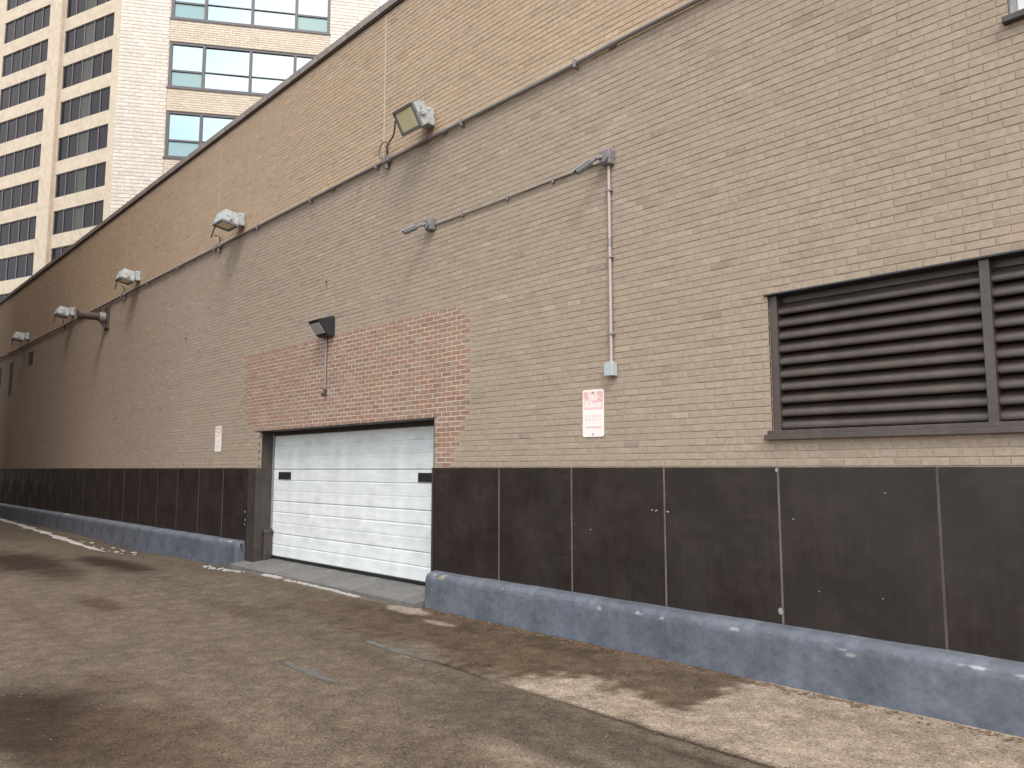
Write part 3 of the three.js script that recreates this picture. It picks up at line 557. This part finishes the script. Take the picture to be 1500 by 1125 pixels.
// building across the alley at its far end, which shades that end of the wall
{
  const g = thing('opposite_building', 'tall plain brown brick building along the far side of the alley', 'building');
  mesh('wall', box(-39, -17.5, -0.3, 25, 7.7, 22), M.oppose, g);
  mesh('parapet', box(-39.1, -17.4, 25.001, 25.4, 7.6, 22.1), M.concrete, g);
  const e = thing('end_building', 'tall dark brick building closing the far end of the alley', 'building');
  mesh('wall', box(-62, -43.5, -0.3, 36, 2.2, 24), M.oppose, e);
  mesh('parapet', box(-62.1, -43.4, 36.001, 36.4, 2.1, 24.1), M.concrete, e);
}

// ---------------------------------------------------------------- floodlights along the wall
function floodlight(X, tilt, label, first) {
  const t = thing('floodlight', label, 'floodlight', first ? undefined : 'floodlights tilted down along the conduit', [X, 6.86, 0]);
  mesh('mounting_box', merge([box(-0.1, 0.1, -0.14, 0.12, 0.003, 0.14, 0.02), box(-0.07, 0.07, -0.1, 0.08, 0.1405, 0.17, 0.01)]), M.lampGrey, t);
  mesh('knuckle', merge([rod([0, -0.05, 0.171], [0, -0.07, 0.23], 0.04)]), M.lampGrey, t);
  const h = group('lamp_head', t); h.position.set(0, first ? -0.09 : -0.10, 0.35); h.rotation.x = tilt;       // head looks along its +z
  const W = 0.22, Hh = 0.165;
  // tapered housing
  const hs = []; const ring = (w, v, z) => [[-w, -v, z], [w, -v, z], [w, v, z], [-w, v, z]];
  const q = new Quads(), R = [ring(0.16, 0.11, -0.19), ring(0.19, 0.135, -0.17), ring(W, Hh, 0.02), ring(W, Hh, 0.075)];
  const face = (a, b, c, d) => { const A = new THREE.Vector3(...a), n = new THREE.Vector3(...b).sub(A).cross(new THREE.Vector3(...d).sub(A)).normalize(); q.quad(a, b, c, d, [n.x, n.y, n.z], [1, 1, 1], [0, 0], [0.3, 0], [0.3, 0.3], [0, 0.3]); };
  for (let i = 0; i < 3; i++) for (let k = 0; k < 4; k++) face(R[i][k], R[i][(k + 1) % 4], R[i + 1][(k + 1) % 4], R[i + 1][k]);
  face(R[0][1], R[0][0], R[0][3], R[0][2]); void hs;
  const hg = q.geo(); hg.deleteAttribute('color'); const housing = mesh('housing', hg, M.lampGrey, h); void housing;
  mesh('door_frame', merge([box(-W - 0.012, W + 0.012, Hh - 0.028, Hh + 0.012, 0.055, 0.1, 0.006), box(-W - 0.012, W + 0.012, -Hh - 0.012, -Hh + 0.028, 0.055, 0.1, 0.006), box(-W - 0.012, -W + 0.028, -Hh + 0.0285, Hh - 0.0285, 0.055, 0.1, 0.006), box(W - 0.028, W + 0.012, -Hh + 0.0285, Hh - 0.0285, 0.055, 0.1, 0.006)]), M.lampFrame, h);
  mesh('reflector', box(W - 0.12, W - 0.029, -Hh + 0.029, Hh - 0.029, 0.07, 0.083), M.reflector, h);
  mesh('lens', box(-W + 0.0285, W - 0.121, -Hh + 0.029, Hh - 0.029, 0.07, 0.082), M.lens, h);
  for (const e of [-1, 1]) mesh('yoke', box(e > 0 ? W + 0.0125 : -W - 0.03, e > 0 ? W + 0.03 : -W - 0.0125, -0.03, 0.03, -0.09, 0.03, 0.004), M.lampGrey, h);
  // cable up from the conduit fitting
  const fy = 6.55 - 6.86, fx = -1.06;
  if (first) {
    mesh('cable', tube([[fx + 0.02, fy + 0.03, 0.05], [fx + 0.15, fy + 0.14, 0.15], [-0.42, -0.2, 0.36], [-0.26, -0.06, 0.44], [-0.2, 0.0, 0.42]], 0.012), M.cable, t);
    const ring = []; for (let i = 0; i <= 12; i++) { const a = (i / 12) * Math.PI * 2 - 1.4; ring.push([fx - 0.06 + 0.12 * Math.cos(a), fy + 0.17 + 0.13 * Math.sin(a), 0.06 + 0.02 * (i / 12)]); }
    mesh('cable_loop', tube(ring, 0.010, 48), M.cable, t);
  } else {
    mesh('cable', tube([[fx + 0.02, fy + 0.03, 0.05], [fx + 0.1, fy + 0.17, 0.09], [fx - 0.12, fy + 0.24, 0.12]], 0.014, 16), M.cable, t);
    mesh('hanging_rod', rod([-0.2, -0.13, 0.48], [-0.46, -0.34, 0.46], 0.014), M.cable, t);
  }
  return t;
}
const FX = [0, 1, 2, 3, 4].map((k) => -8.75 - 6.32 * k);
floodlight(FX[0], 0.55, 'grey floodlight with yellow lens showing, its cable looped below', true);
for (let k = 1; k < 5; k++) floodlight(FX[k], 1.38 + 0.06 * hash2(k, 2, 2), ['', 'grey floodlight tilted down, next along the conduit from the looped cable one', 'grey floodlight tilted down, between the second floodlight and the projecting pipe', 'grey floodlight tilted down just past the projecting brown pipe', 'grey floodlight tilted down above the small narrow window'][k], false);

// long conduit with fittings
{
  const t = thing('long_conduit', 'long grey conduit running level along the whole brick wall under the floodlights', 'conduit');
  const line = []; for (let x = XL + 0.3; x <= XR - 0.05; x += 1.4) line.push([x, 6.55 + 0.006 * Math.sin(x * 2.1) + (x > -7 ? 0.008 * (x + 7) : 0), 0.042]);
  mesh('pipe', tube(line, 0.027, 200, 10), M.conduit, t);
  const yAt = (x) => 6.55 + (x > -7 ? 0.008 * (x + 7) : 0);
  for (const x of FX) { const c = mesh('fitting', merge([box(x - 1.15, x - 0.97, 6.5, 6.6, 0.004, 0.1, 0.02), rod([x - 1.06, 6.42, 0.05], [x - 1.06, 6.499, 0.05], 0.03)]), M.conduit, t); void c; }
  for (let x = XL + 1; x < XR; x += 3.05) mesh('coupling', rod([x - 0.05, yAt(x), 0.042], [x + 0.05, yAt(x), 0.042], 0.035), M.conduit, t);
  for (let x = XL + 2.3; x < XR; x += 2.1) mesh('strap', box(x - 0.018, x + 0.018, yAt(x) - 0.06, yAt(x) + 0.045, 0.003, 0.075, 0.008), M.conduit, t);
}
// projecting pipe
{
  const t = thing('projecting_pipe', 'dark brown pipe stub with flanged end projecting from wall below the conduit', 'pipe', undefined, [-24.0, 6.13, 0]);
  mesh('pipe', rod([0, 0, 0.1], [0, 0.0, 0.74], 0.105, 0.105, 24), M.darkMetal, t);
  mesh('collar', rod([0, 0, 0.08], [0, 0, 0.24], 0.135, 0.13, 24), M.galv, t);
  mesh('end_flange', merge([rod([0, 0, 0.69], [0, 0, 0.78], 0.14, 0.14, 24)]), M.darkMetal, t);
  mesh('wall_plate', box(-0.17, 0.17, -0.34, 0.32, 0.003, 0.06, 0.01), M.darkMetal, t);
  mesh('bracket', along([[0.061, -0.32], [0.061, -0.13], [0.24, -0.13]], -0.02, 0.02), M.darkMetal, t);
}

// security cameras
function securityCamera(pos, dir, label) {
  const t = thing('security_camera', label, 'camera', 'security cameras', pos);
  mesh('junction_box', merge([box(-0.065, 0.065, -0.085, 0.085, 0.003, 0.10, 0.015)]), M.camWhite, t);
  mesh('mount_disc', merge([rod([0, -0.005, 0.1005], [0, -0.005, 0.128], 0.068, 0.062, 24)]), M.camWhite, t);
  const a = new THREE.Vector3(-0.02, -0.005, 0.125), d = new THREE.Vector3(...dir).normalize(), j = new THREE.Vector3(-0.05, -0.02, 0.17), e = j.clone().addScaledVector(d, 0.07);
  mesh('arm', merge([rod(a.toArray(), j.toArray(), 0.018), rod(j.toArray(), e.toArray(), 0.018), (() => { const g = new THREE.SphereGeometry(0.026, 14, 10); g.translate(j.x, j.y, j.z); return g; })()]), M.camWhite, t);
  const b = group('bullet', t); b.position.copy(e); b.quaternion.setFromUnitVectors(new THREE.Vector3(0, 0, 1), d);
  // keep the sun shield on top
  const up = new THREE.Vector3(0, 1, 0).applyQuaternion(b.quaternion), want = new THREE.Vector3(0, 1, 0).addScaledVector(d, -d.y).normalize();
  b.rotateZ(Math.atan2(new THREE.Vector3().crossVectors(up, want).dot(d), up.dot(want)));
  mesh('body', rod([0, 0, 0], [0, 0, 0.19], 0.04, 0.042, 20), M.camWhite, b);
  mesh('front_glass', rod([0, 0, 0.1905], [0, 0, 0.196], 0.039, 0.037, 20), M.black, b);
  const sh = new THREE.CylinderGeometry(0.049, 0.049, 0.225, 18, 1, true, -1.35 - Math.PI / 2 + Math.PI / 2, 2.7); sh.rotateX(Math.PI / 2); sh.rotateZ(Math.PI); sh.translate(0, 0, 0.115);
  mesh('sun_shield', sh, M.camWhite, b).material.side = THREE.DoubleSide;
  return t;
}
securityCamera([-5.43, 5.27, 0], [-0.62, -0.38, 0.3], 'bullet security camera on box at the top of the vertical conduit');
securityCamera([-8.68, 5.27, 0], [-0.55, -0.25, 0.42], 'bullet security camera at the far end of the thin level conduit');
{
  const t = thing('camera_conduit', 'thin conduit running level between the two security cameras', 'conduit');
  mesh('pipe', tube([[-8.61, 5.26, 0.02], [-7.5, 5.255, 0.02], [-6.4, 5.265, 0.02], [-5.5, 5.26, 0.02]], 0.013, 40), M.conduit, t);
  for (const x of [-8.0, -7.1, -6.3]) mesh('strap', box(x - 0.015, x + 0.015, 5.225, 5.29, 0.003, 0.036, 0.006), M.conduit, t);
  const v = thing('vertical_conduit', 'vertical pinkish grey conduit dropping from camera to small box', 'conduit');
  mesh('pipe', rod([-5.43, 2.99, 0.032], [-5.43, 5.184, 0.032], 0.017), S({ name: 'vertical conduit paint', color: C(0.40, 0.33, 0.31), roughness: 0.55 }), v);
  for (const y of [3.3, 4.15, 4.9]) mesh('strap', box(-5.47, -5.39, y - 0.012, y + 0.012, 0.003, 0.052, 0.006), M.galv, v);
  mesh('coupling', rod([-5.43, 4.28, 0.032], [-5.43, 4.36, 0.032], 0.023), M.galv, v);
  mesh('end_box', merge([box(-5.49, -5.37, 2.84, 2.99, 0.003, 0.085, 0.008), box(-5.485, -5.375, 2.845, 2.985, 0.0855, 0.09, 0.003)]), M.lampGrey, v);
}
// lamp over the garage door with its own drop
{
  const t = thing('wall_lamp', 'dark bronze wedge shaped wall lamp over the red brick patch', 'lamp', undefined, [-11.5, 4.18, 0]);
  mesh('body', along([[0.003, -0.15], [0.10, -0.155], [0.13, -0.14], [0.285, 0.055], [0.29, 0.085], [0.24, 0.10], [0.04, 0.165], [0.003, 0.165]], -0.17, 0.17, 0.008), M.bronze, t);
  mesh('lens', along([[0.155, -0.112], [0.280, 0.045], [0.292, 0.036], [0.167, -0.121]], -0.145, 0.145), M.lensGrey, t);
  mesh('visor', along([[0.24, 0.101], [0.292, 0.086], [0.32, 0.075], [0.318, 0.083], [0.24, 0.108]], -0.18, 0.18), M.bronze, t);
  const ph = mesh('photocell', merge([rod([0.09, 0.16, 0.08], [0.09, 0.225, 0.08], 0.022), rod([0.09, 0.226, 0.08], [0.09, 0.245, 0.08], 0.024, 0.012)]), M.camWhite, t); void ph;
  const c = thing('lamp_conduit', 'short grey conduit dropping from the wall lamp over red brick', 'conduit');
  mesh('pipe', rod([-11.56, 3.16, 0.024], [-11.56, 4.025, 0.024], 0.015), M.galv, c);
  mesh('elbow', merge([rod([-11.56, 3.05, 0.03], [-11.56, 3.16, 0.026], 0.028), rod([-11.56, 3.07, 0.003], [-11.56, 3.07, 0.08], 0.027)]), M.darkMetal, c);
}
// small stubs left in the brickwork
for (const [x, y, l] of [[-11.62, 4.95, 'rusty iron stub in the brickwork above the wall lamp'], [-17.9, 4.75, 'rusty iron stub in the brickwork beyond the red brick patch']]) {
  const t = thing('iron_stub', l, 'stub', undefined, [x, y, 0]);
  mesh('plate', box(-0.012, 0.012, -0.07, 0.07, 0.0025, 0.010, 0.003), M.rust, t); mesh('bolt', rod([0, 0.03, 0.0145], [0, 0.03, 0.035], 0.012), M.darkMetal, t);
}

// ---------------------------------------------------------------- parking signs
function signFace(seed) {
  const c = document.createElement('canvas'); c.width = 320; c.height = 512; const x = c.getContext('2d');
  x.fillStyle = '#e9dcd8'; x.fillRect(0, 0, 320, 512);
  x.fillStyle = '#d79a98'; x.fillRect(16, 22, 288, 110);
  x.fillStyle = '#efe2dc'; x.font = 'bold 96px sans-serif'; x.textAlign = 'center'; x.fillText('NO', 160, 112);
  x.fillStyle = '#dcb4b2'; x.fillRect(16, 132, 288, 78); x.fillStyle = '#f0e5e1'; x.font = 'bold 58px sans-serif'; x.fillText('PARKING', 160, 192, 276);
  x.fillStyle = '#d79c9b'; x.fillRect(16, 210, 288, 8);
  x.fillStyle = '#f2eae7'; x.fillRect(16, 222, 288, 30);
  x.fillStyle = '#d3bdba'; for (let i = 0; i < 9; i++) { const w = 12 + 9 * hash2(i, seed, 1); x.fillRect(42 + i * 27, 276, w, 62); }
  x.fillStyle = '#e9dcd8'; for (let i = 0; i < 9; i++) x.fillRect(42 + i * 27, 294 + 16 * hash2(i, seed, 2), 16, 10);
  x.fillStyle = '#c8a09c'; x.fillRect(60, 402, 200, 16);
  for (const s of [-1, 1]) { x.beginPath(); x.moveTo(160 + s * 124, 410); x.lineTo(160 + s * 92, 392); x.lineTo(160 + s * 92, 428); x.fill(); }
  const id = x.getImageData(0, 0, 320, 512);
  for (let j = 0; j < 512; j++) for (let i = 0; i < 320; i++) { const o = (j * 320 + i) * 4, n = fbm(i / 26, j / 26, 200 + seed, 4), f = 0.25 + step(0.48, 0.7, n) * 0.5; for (let k = 0; k < 3; k++) id.data[o + k] = lerp(id.data[o + k], [236, 224, 219][k], f) * (0.96 + 0.06 * hash2(i, j, 3)); }
  x.putImageData(id, 0, 0);
  const t = new THREE.CanvasTexture(c); t.colorSpace = THREE.SRGBColorSpace; return t;
}
function parkingSign(X, label, seed) {
  const t = thing('parking_sign', label, 'sign', 'parking signs', [X, 2.2, 0]);
  const w = 0.31, h = 0.52, r = 0.03, s = new THREE.Shape(); s.moveTo(r, 0); s.lineTo(w - r, 0); s.quadraticCurveTo(w, 0, w, r); s.lineTo(w, h - r); s.quadraticCurveTo(w, h, w - r, h); s.lineTo(r, h); s.quadraticCurveTo(0, h, 0, h - r); s.lineTo(0, r); s.quadraticCurveTo(0, 0, r, 0);
  const g = new THREE.ExtrudeGeometry(s, { depth: 0.004, bevelEnabled: false }); g.translate(-w / 2, 0, 0.006);
  const p = g.attributes.position, uv = g.attributes.uv; for (let i = 0; i < p.count; i++) uv.setXY(i, (p.getX(i) + w / 2) / w, p.getY(i) / h);
  mesh('sign_plate', g, S({ name: 'sign face', map: signFace(seed), roughness: 0.5 }), t);
  for (const y of [0.03, h - 0.035]) mesh('screw', rod([0, y, 0.0105], [0, y, 0.015], 0.009), M.galv, t);
  t.rotation.z = seed === 1 ? -0.012 : 0.01;
}
parkingSign(-5.72, 'faded red and white parking sign below the small grey conduit box', 1);
parkingSign(-15.87, 'faded red and white parking sign on the wall just past the garage door', 2);

// ---------------------------------------------------------------- old snow, litter, wet film
{
  const r = rng(5), nx = 240, nk = 9, pos = [], uv = [], idx = [];
  for (let i = 0; i <= nx; i++) {
    const u = i / nx, x = lerp(-38, -19.3, u), zc = lerp(0.44, 0.86, step(0.1, 0.9, u)) + 0.12 * (fbm(x * 0.8, 1, 211, 4) - 0.5), w = (0.02 + 0.30 * fbm(x * 1.6, 2, 213, 4) ** 1.6) * (1 - 0.8 * step(0.82, 1, u)) * clamp((nx - i) / 8), hh = 0.085 * fbm(x * 2.2, 5, 215, 4) * (1 - 0.7 * step(0.8, 1, u));
    for (let k = 0; k <= nk; k++) { const v = k / nk * 2 - 1, z = zc + v * w * (1 + 0.25 * (fbm(x * 5, v * 2, 217, 3) - 0.5)); pos.push(x, groundH(x, z) - 0.012 + hh * (1 - v * v) * (0.7 + 0.6 * fbm(x * 7, z * 7, 219, 3)), z); uv.push(x, z); }
  }
  for (let i = 0; i < nx; i++) for (let k = 0; k < nk; k++) { const a = i * (nk + 1) + k, b = a + nk + 1; idx.push(a, a + 1, b, b, a + 1, b + 1); }
  const g = new THREE.BufferGeometry(); g.setAttribute('position', new THREE.Float32BufferAttribute(pos, 3)); g.setAttribute('uv', new THREE.Float32BufferAttribute(uv, 2)); g.setIndex(idx); g.computeVertexNormals();
  const m = mesh('snow_ridge', g, M.snow); m.userData = { label: 'thin ridge of old snow along the foot of the far plinth', category: 'snow', kind: 'stuff' };
  const lumps = [];
  const lump = (x, z, s, flat) => { const q = new THREE.IcosahedronGeometry(s, 1), p = q.attributes.position; for (let i = 0; i < p.count; i++) { const f = 0.8 + 0.4 * hash2(Math.round(p.getX(i) * 4000), Math.round(p.getZ(i) * 4000 + p.getY(i) * 900), 7); p.setXYZ(i, p.getX(i) * f * 1.5, p.getY(i) * f * flat, p.getZ(i) * f); } q.rotateY(r() * 0.8 - 0.4); q.computeVertexNormals(); q.translate(x, Math.max(groundH(x, z), z < 0.335 && x < -8.5 && x > -14.3 ? 0.112 : -1) + 0.002, z); return q; };
  for (let i = 0; i < 70; i++) { const x = lerp(-12.75, -12.2, r()); lumps.push(lump(x, 0.41 + 0.05 * (r() - 0.5), 0.016 + 0.03 * r(), 0.4)); }
  for (let i = 0; i < 170; i++) { const x = lerp(-11.95, -9.75, Math.pow(r(), 0.8)); lumps.push(lump(x, 0.42 + 0.06 * (fbm(x * 2, 1, 221, 3) - 0.5) + 0.05 * (r() - 0.5), 0.012 + 0.034 * r() * r(), 0.4)); }
  for (let i = 0; i < 50; i++) lumps.push(lump(lerp(-15.2, -13.5, r()), 0.38 + 0.16 * r(), 0.01 + 0.025 * r(), 0.4));
  for (let i = 0; i < 18; i++) lumps.push(lump(lerp(-23, -18.4, r()), 0.35 + 0.4 * r(), 0.02 + 0.05 * r() * r(), 0.5));
  const lm = mesh('snow_crumbs', merge(lumps), M.snow); lm.userData = { label: 'broken white crust of old snow lying before the garage apron', category: 'snow', kind: 'stuff' };

  const bits = [];
  for (let i = 0; i < 2200; i++) {
    const right = r() < 0.8, x = right ? lerp(-8.4, 1.5, r()) : lerp(-20, -14.5, r());
    if (fbm(x * 1.7, 3, 223, 3) < 0.42 && r() < 0.75) continue;
    const z = 0.225 + 0.03 + 0.16 * r() * r(), s = 0.005 + 0.018 * r() * r(), q = new THREE.OctahedronGeometry(s); q.scale(1.6, 0.45, 0.9); q.rotateY(r() * 6.28); q.rotateZ((r() - 0.5) * 0.6); q.translate(x, groundH(x, z) + s * 0.25, z); bits.push(q);
  }
  const lt = mesh('leaf_litter', merge(bits), M.litter); lt.userData = { label: 'brown leaf crumbs and grit along the foot of the blue plinth', category: 'litter', kind: 'stuff' };

  const grit = [];
  for (let i = 0; i < 900; i++) {
    const x = -1.5 - 9 * Math.pow(r(), 1.3), z = 0.4 + 5.4 * r(), s = 0.0025 + 0.007 * r() ** 3, q = new THREE.TetrahedronGeometry(s, 1); q.scale(1.2, 0.6, 1); q.rotateY(r() * 6.28); q.translate(x, groundH(x, z) + s * 0.3, z); grit.push(q);
  }
  const gt = mesh('loose_grit', merge(grit), M.grit); gt.userData = { label: 'loose grit and small stones scattered over the asphalt', category: 'grit', kind: 'stuff' };

  const film = (cx, cz, rx, rz, rot, seed, label) => {
    const n = 110, p = [[cx, cz]], tri = []; const P = [], U = [];
    for (let i = 0; i < n; i++) { const a = (i / n) * Math.PI * 2, k = 0.35 + 1.3 * fbm(Math.cos(a) * 3.5 + seed, Math.sin(a) * 3.5 + seed, 231, 4) * (0.7 + 0.6 * hash2(i, seed, 5)), u = Math.cos(a) * rx * k, v = Math.sin(a) * rz * k; p.push([cx + u * Math.cos(rot) - v * Math.sin(rot), cz + u * Math.sin(rot) + v * Math.cos(rot)]); }
    for (const [x, z] of p) { P.push(x, groundH(x, z) + 0.004, z); U.push(x, z); } for (let i = 1; i <= n; i++) tri.push(0, (i % n) + 1, i);
    const q = new THREE.BufferGeometry(); q.setAttribute('position', new THREE.Float32BufferAttribute(P, 3)); q.setAttribute('uv', new THREE.Float32BufferAttribute(U, 2)); q.setIndex(tri); q.computeVertexNormals();
    mesh('puddle', q, M.puddle).userData = { label, category: 'puddle', group: 'shallow puddles on the alley' };
  };
  film(-6.72, 2.83, 0.55, 0.05, 0.02, 2, 'shallow grey puddle streak lying farther out from the wall');
  film(-6.9, 1.76, 0.66, 0.05, 0.02, 8, 'shallow grey puddle streak in line with the pavement joint');
}
renderer.render(scene, camera);
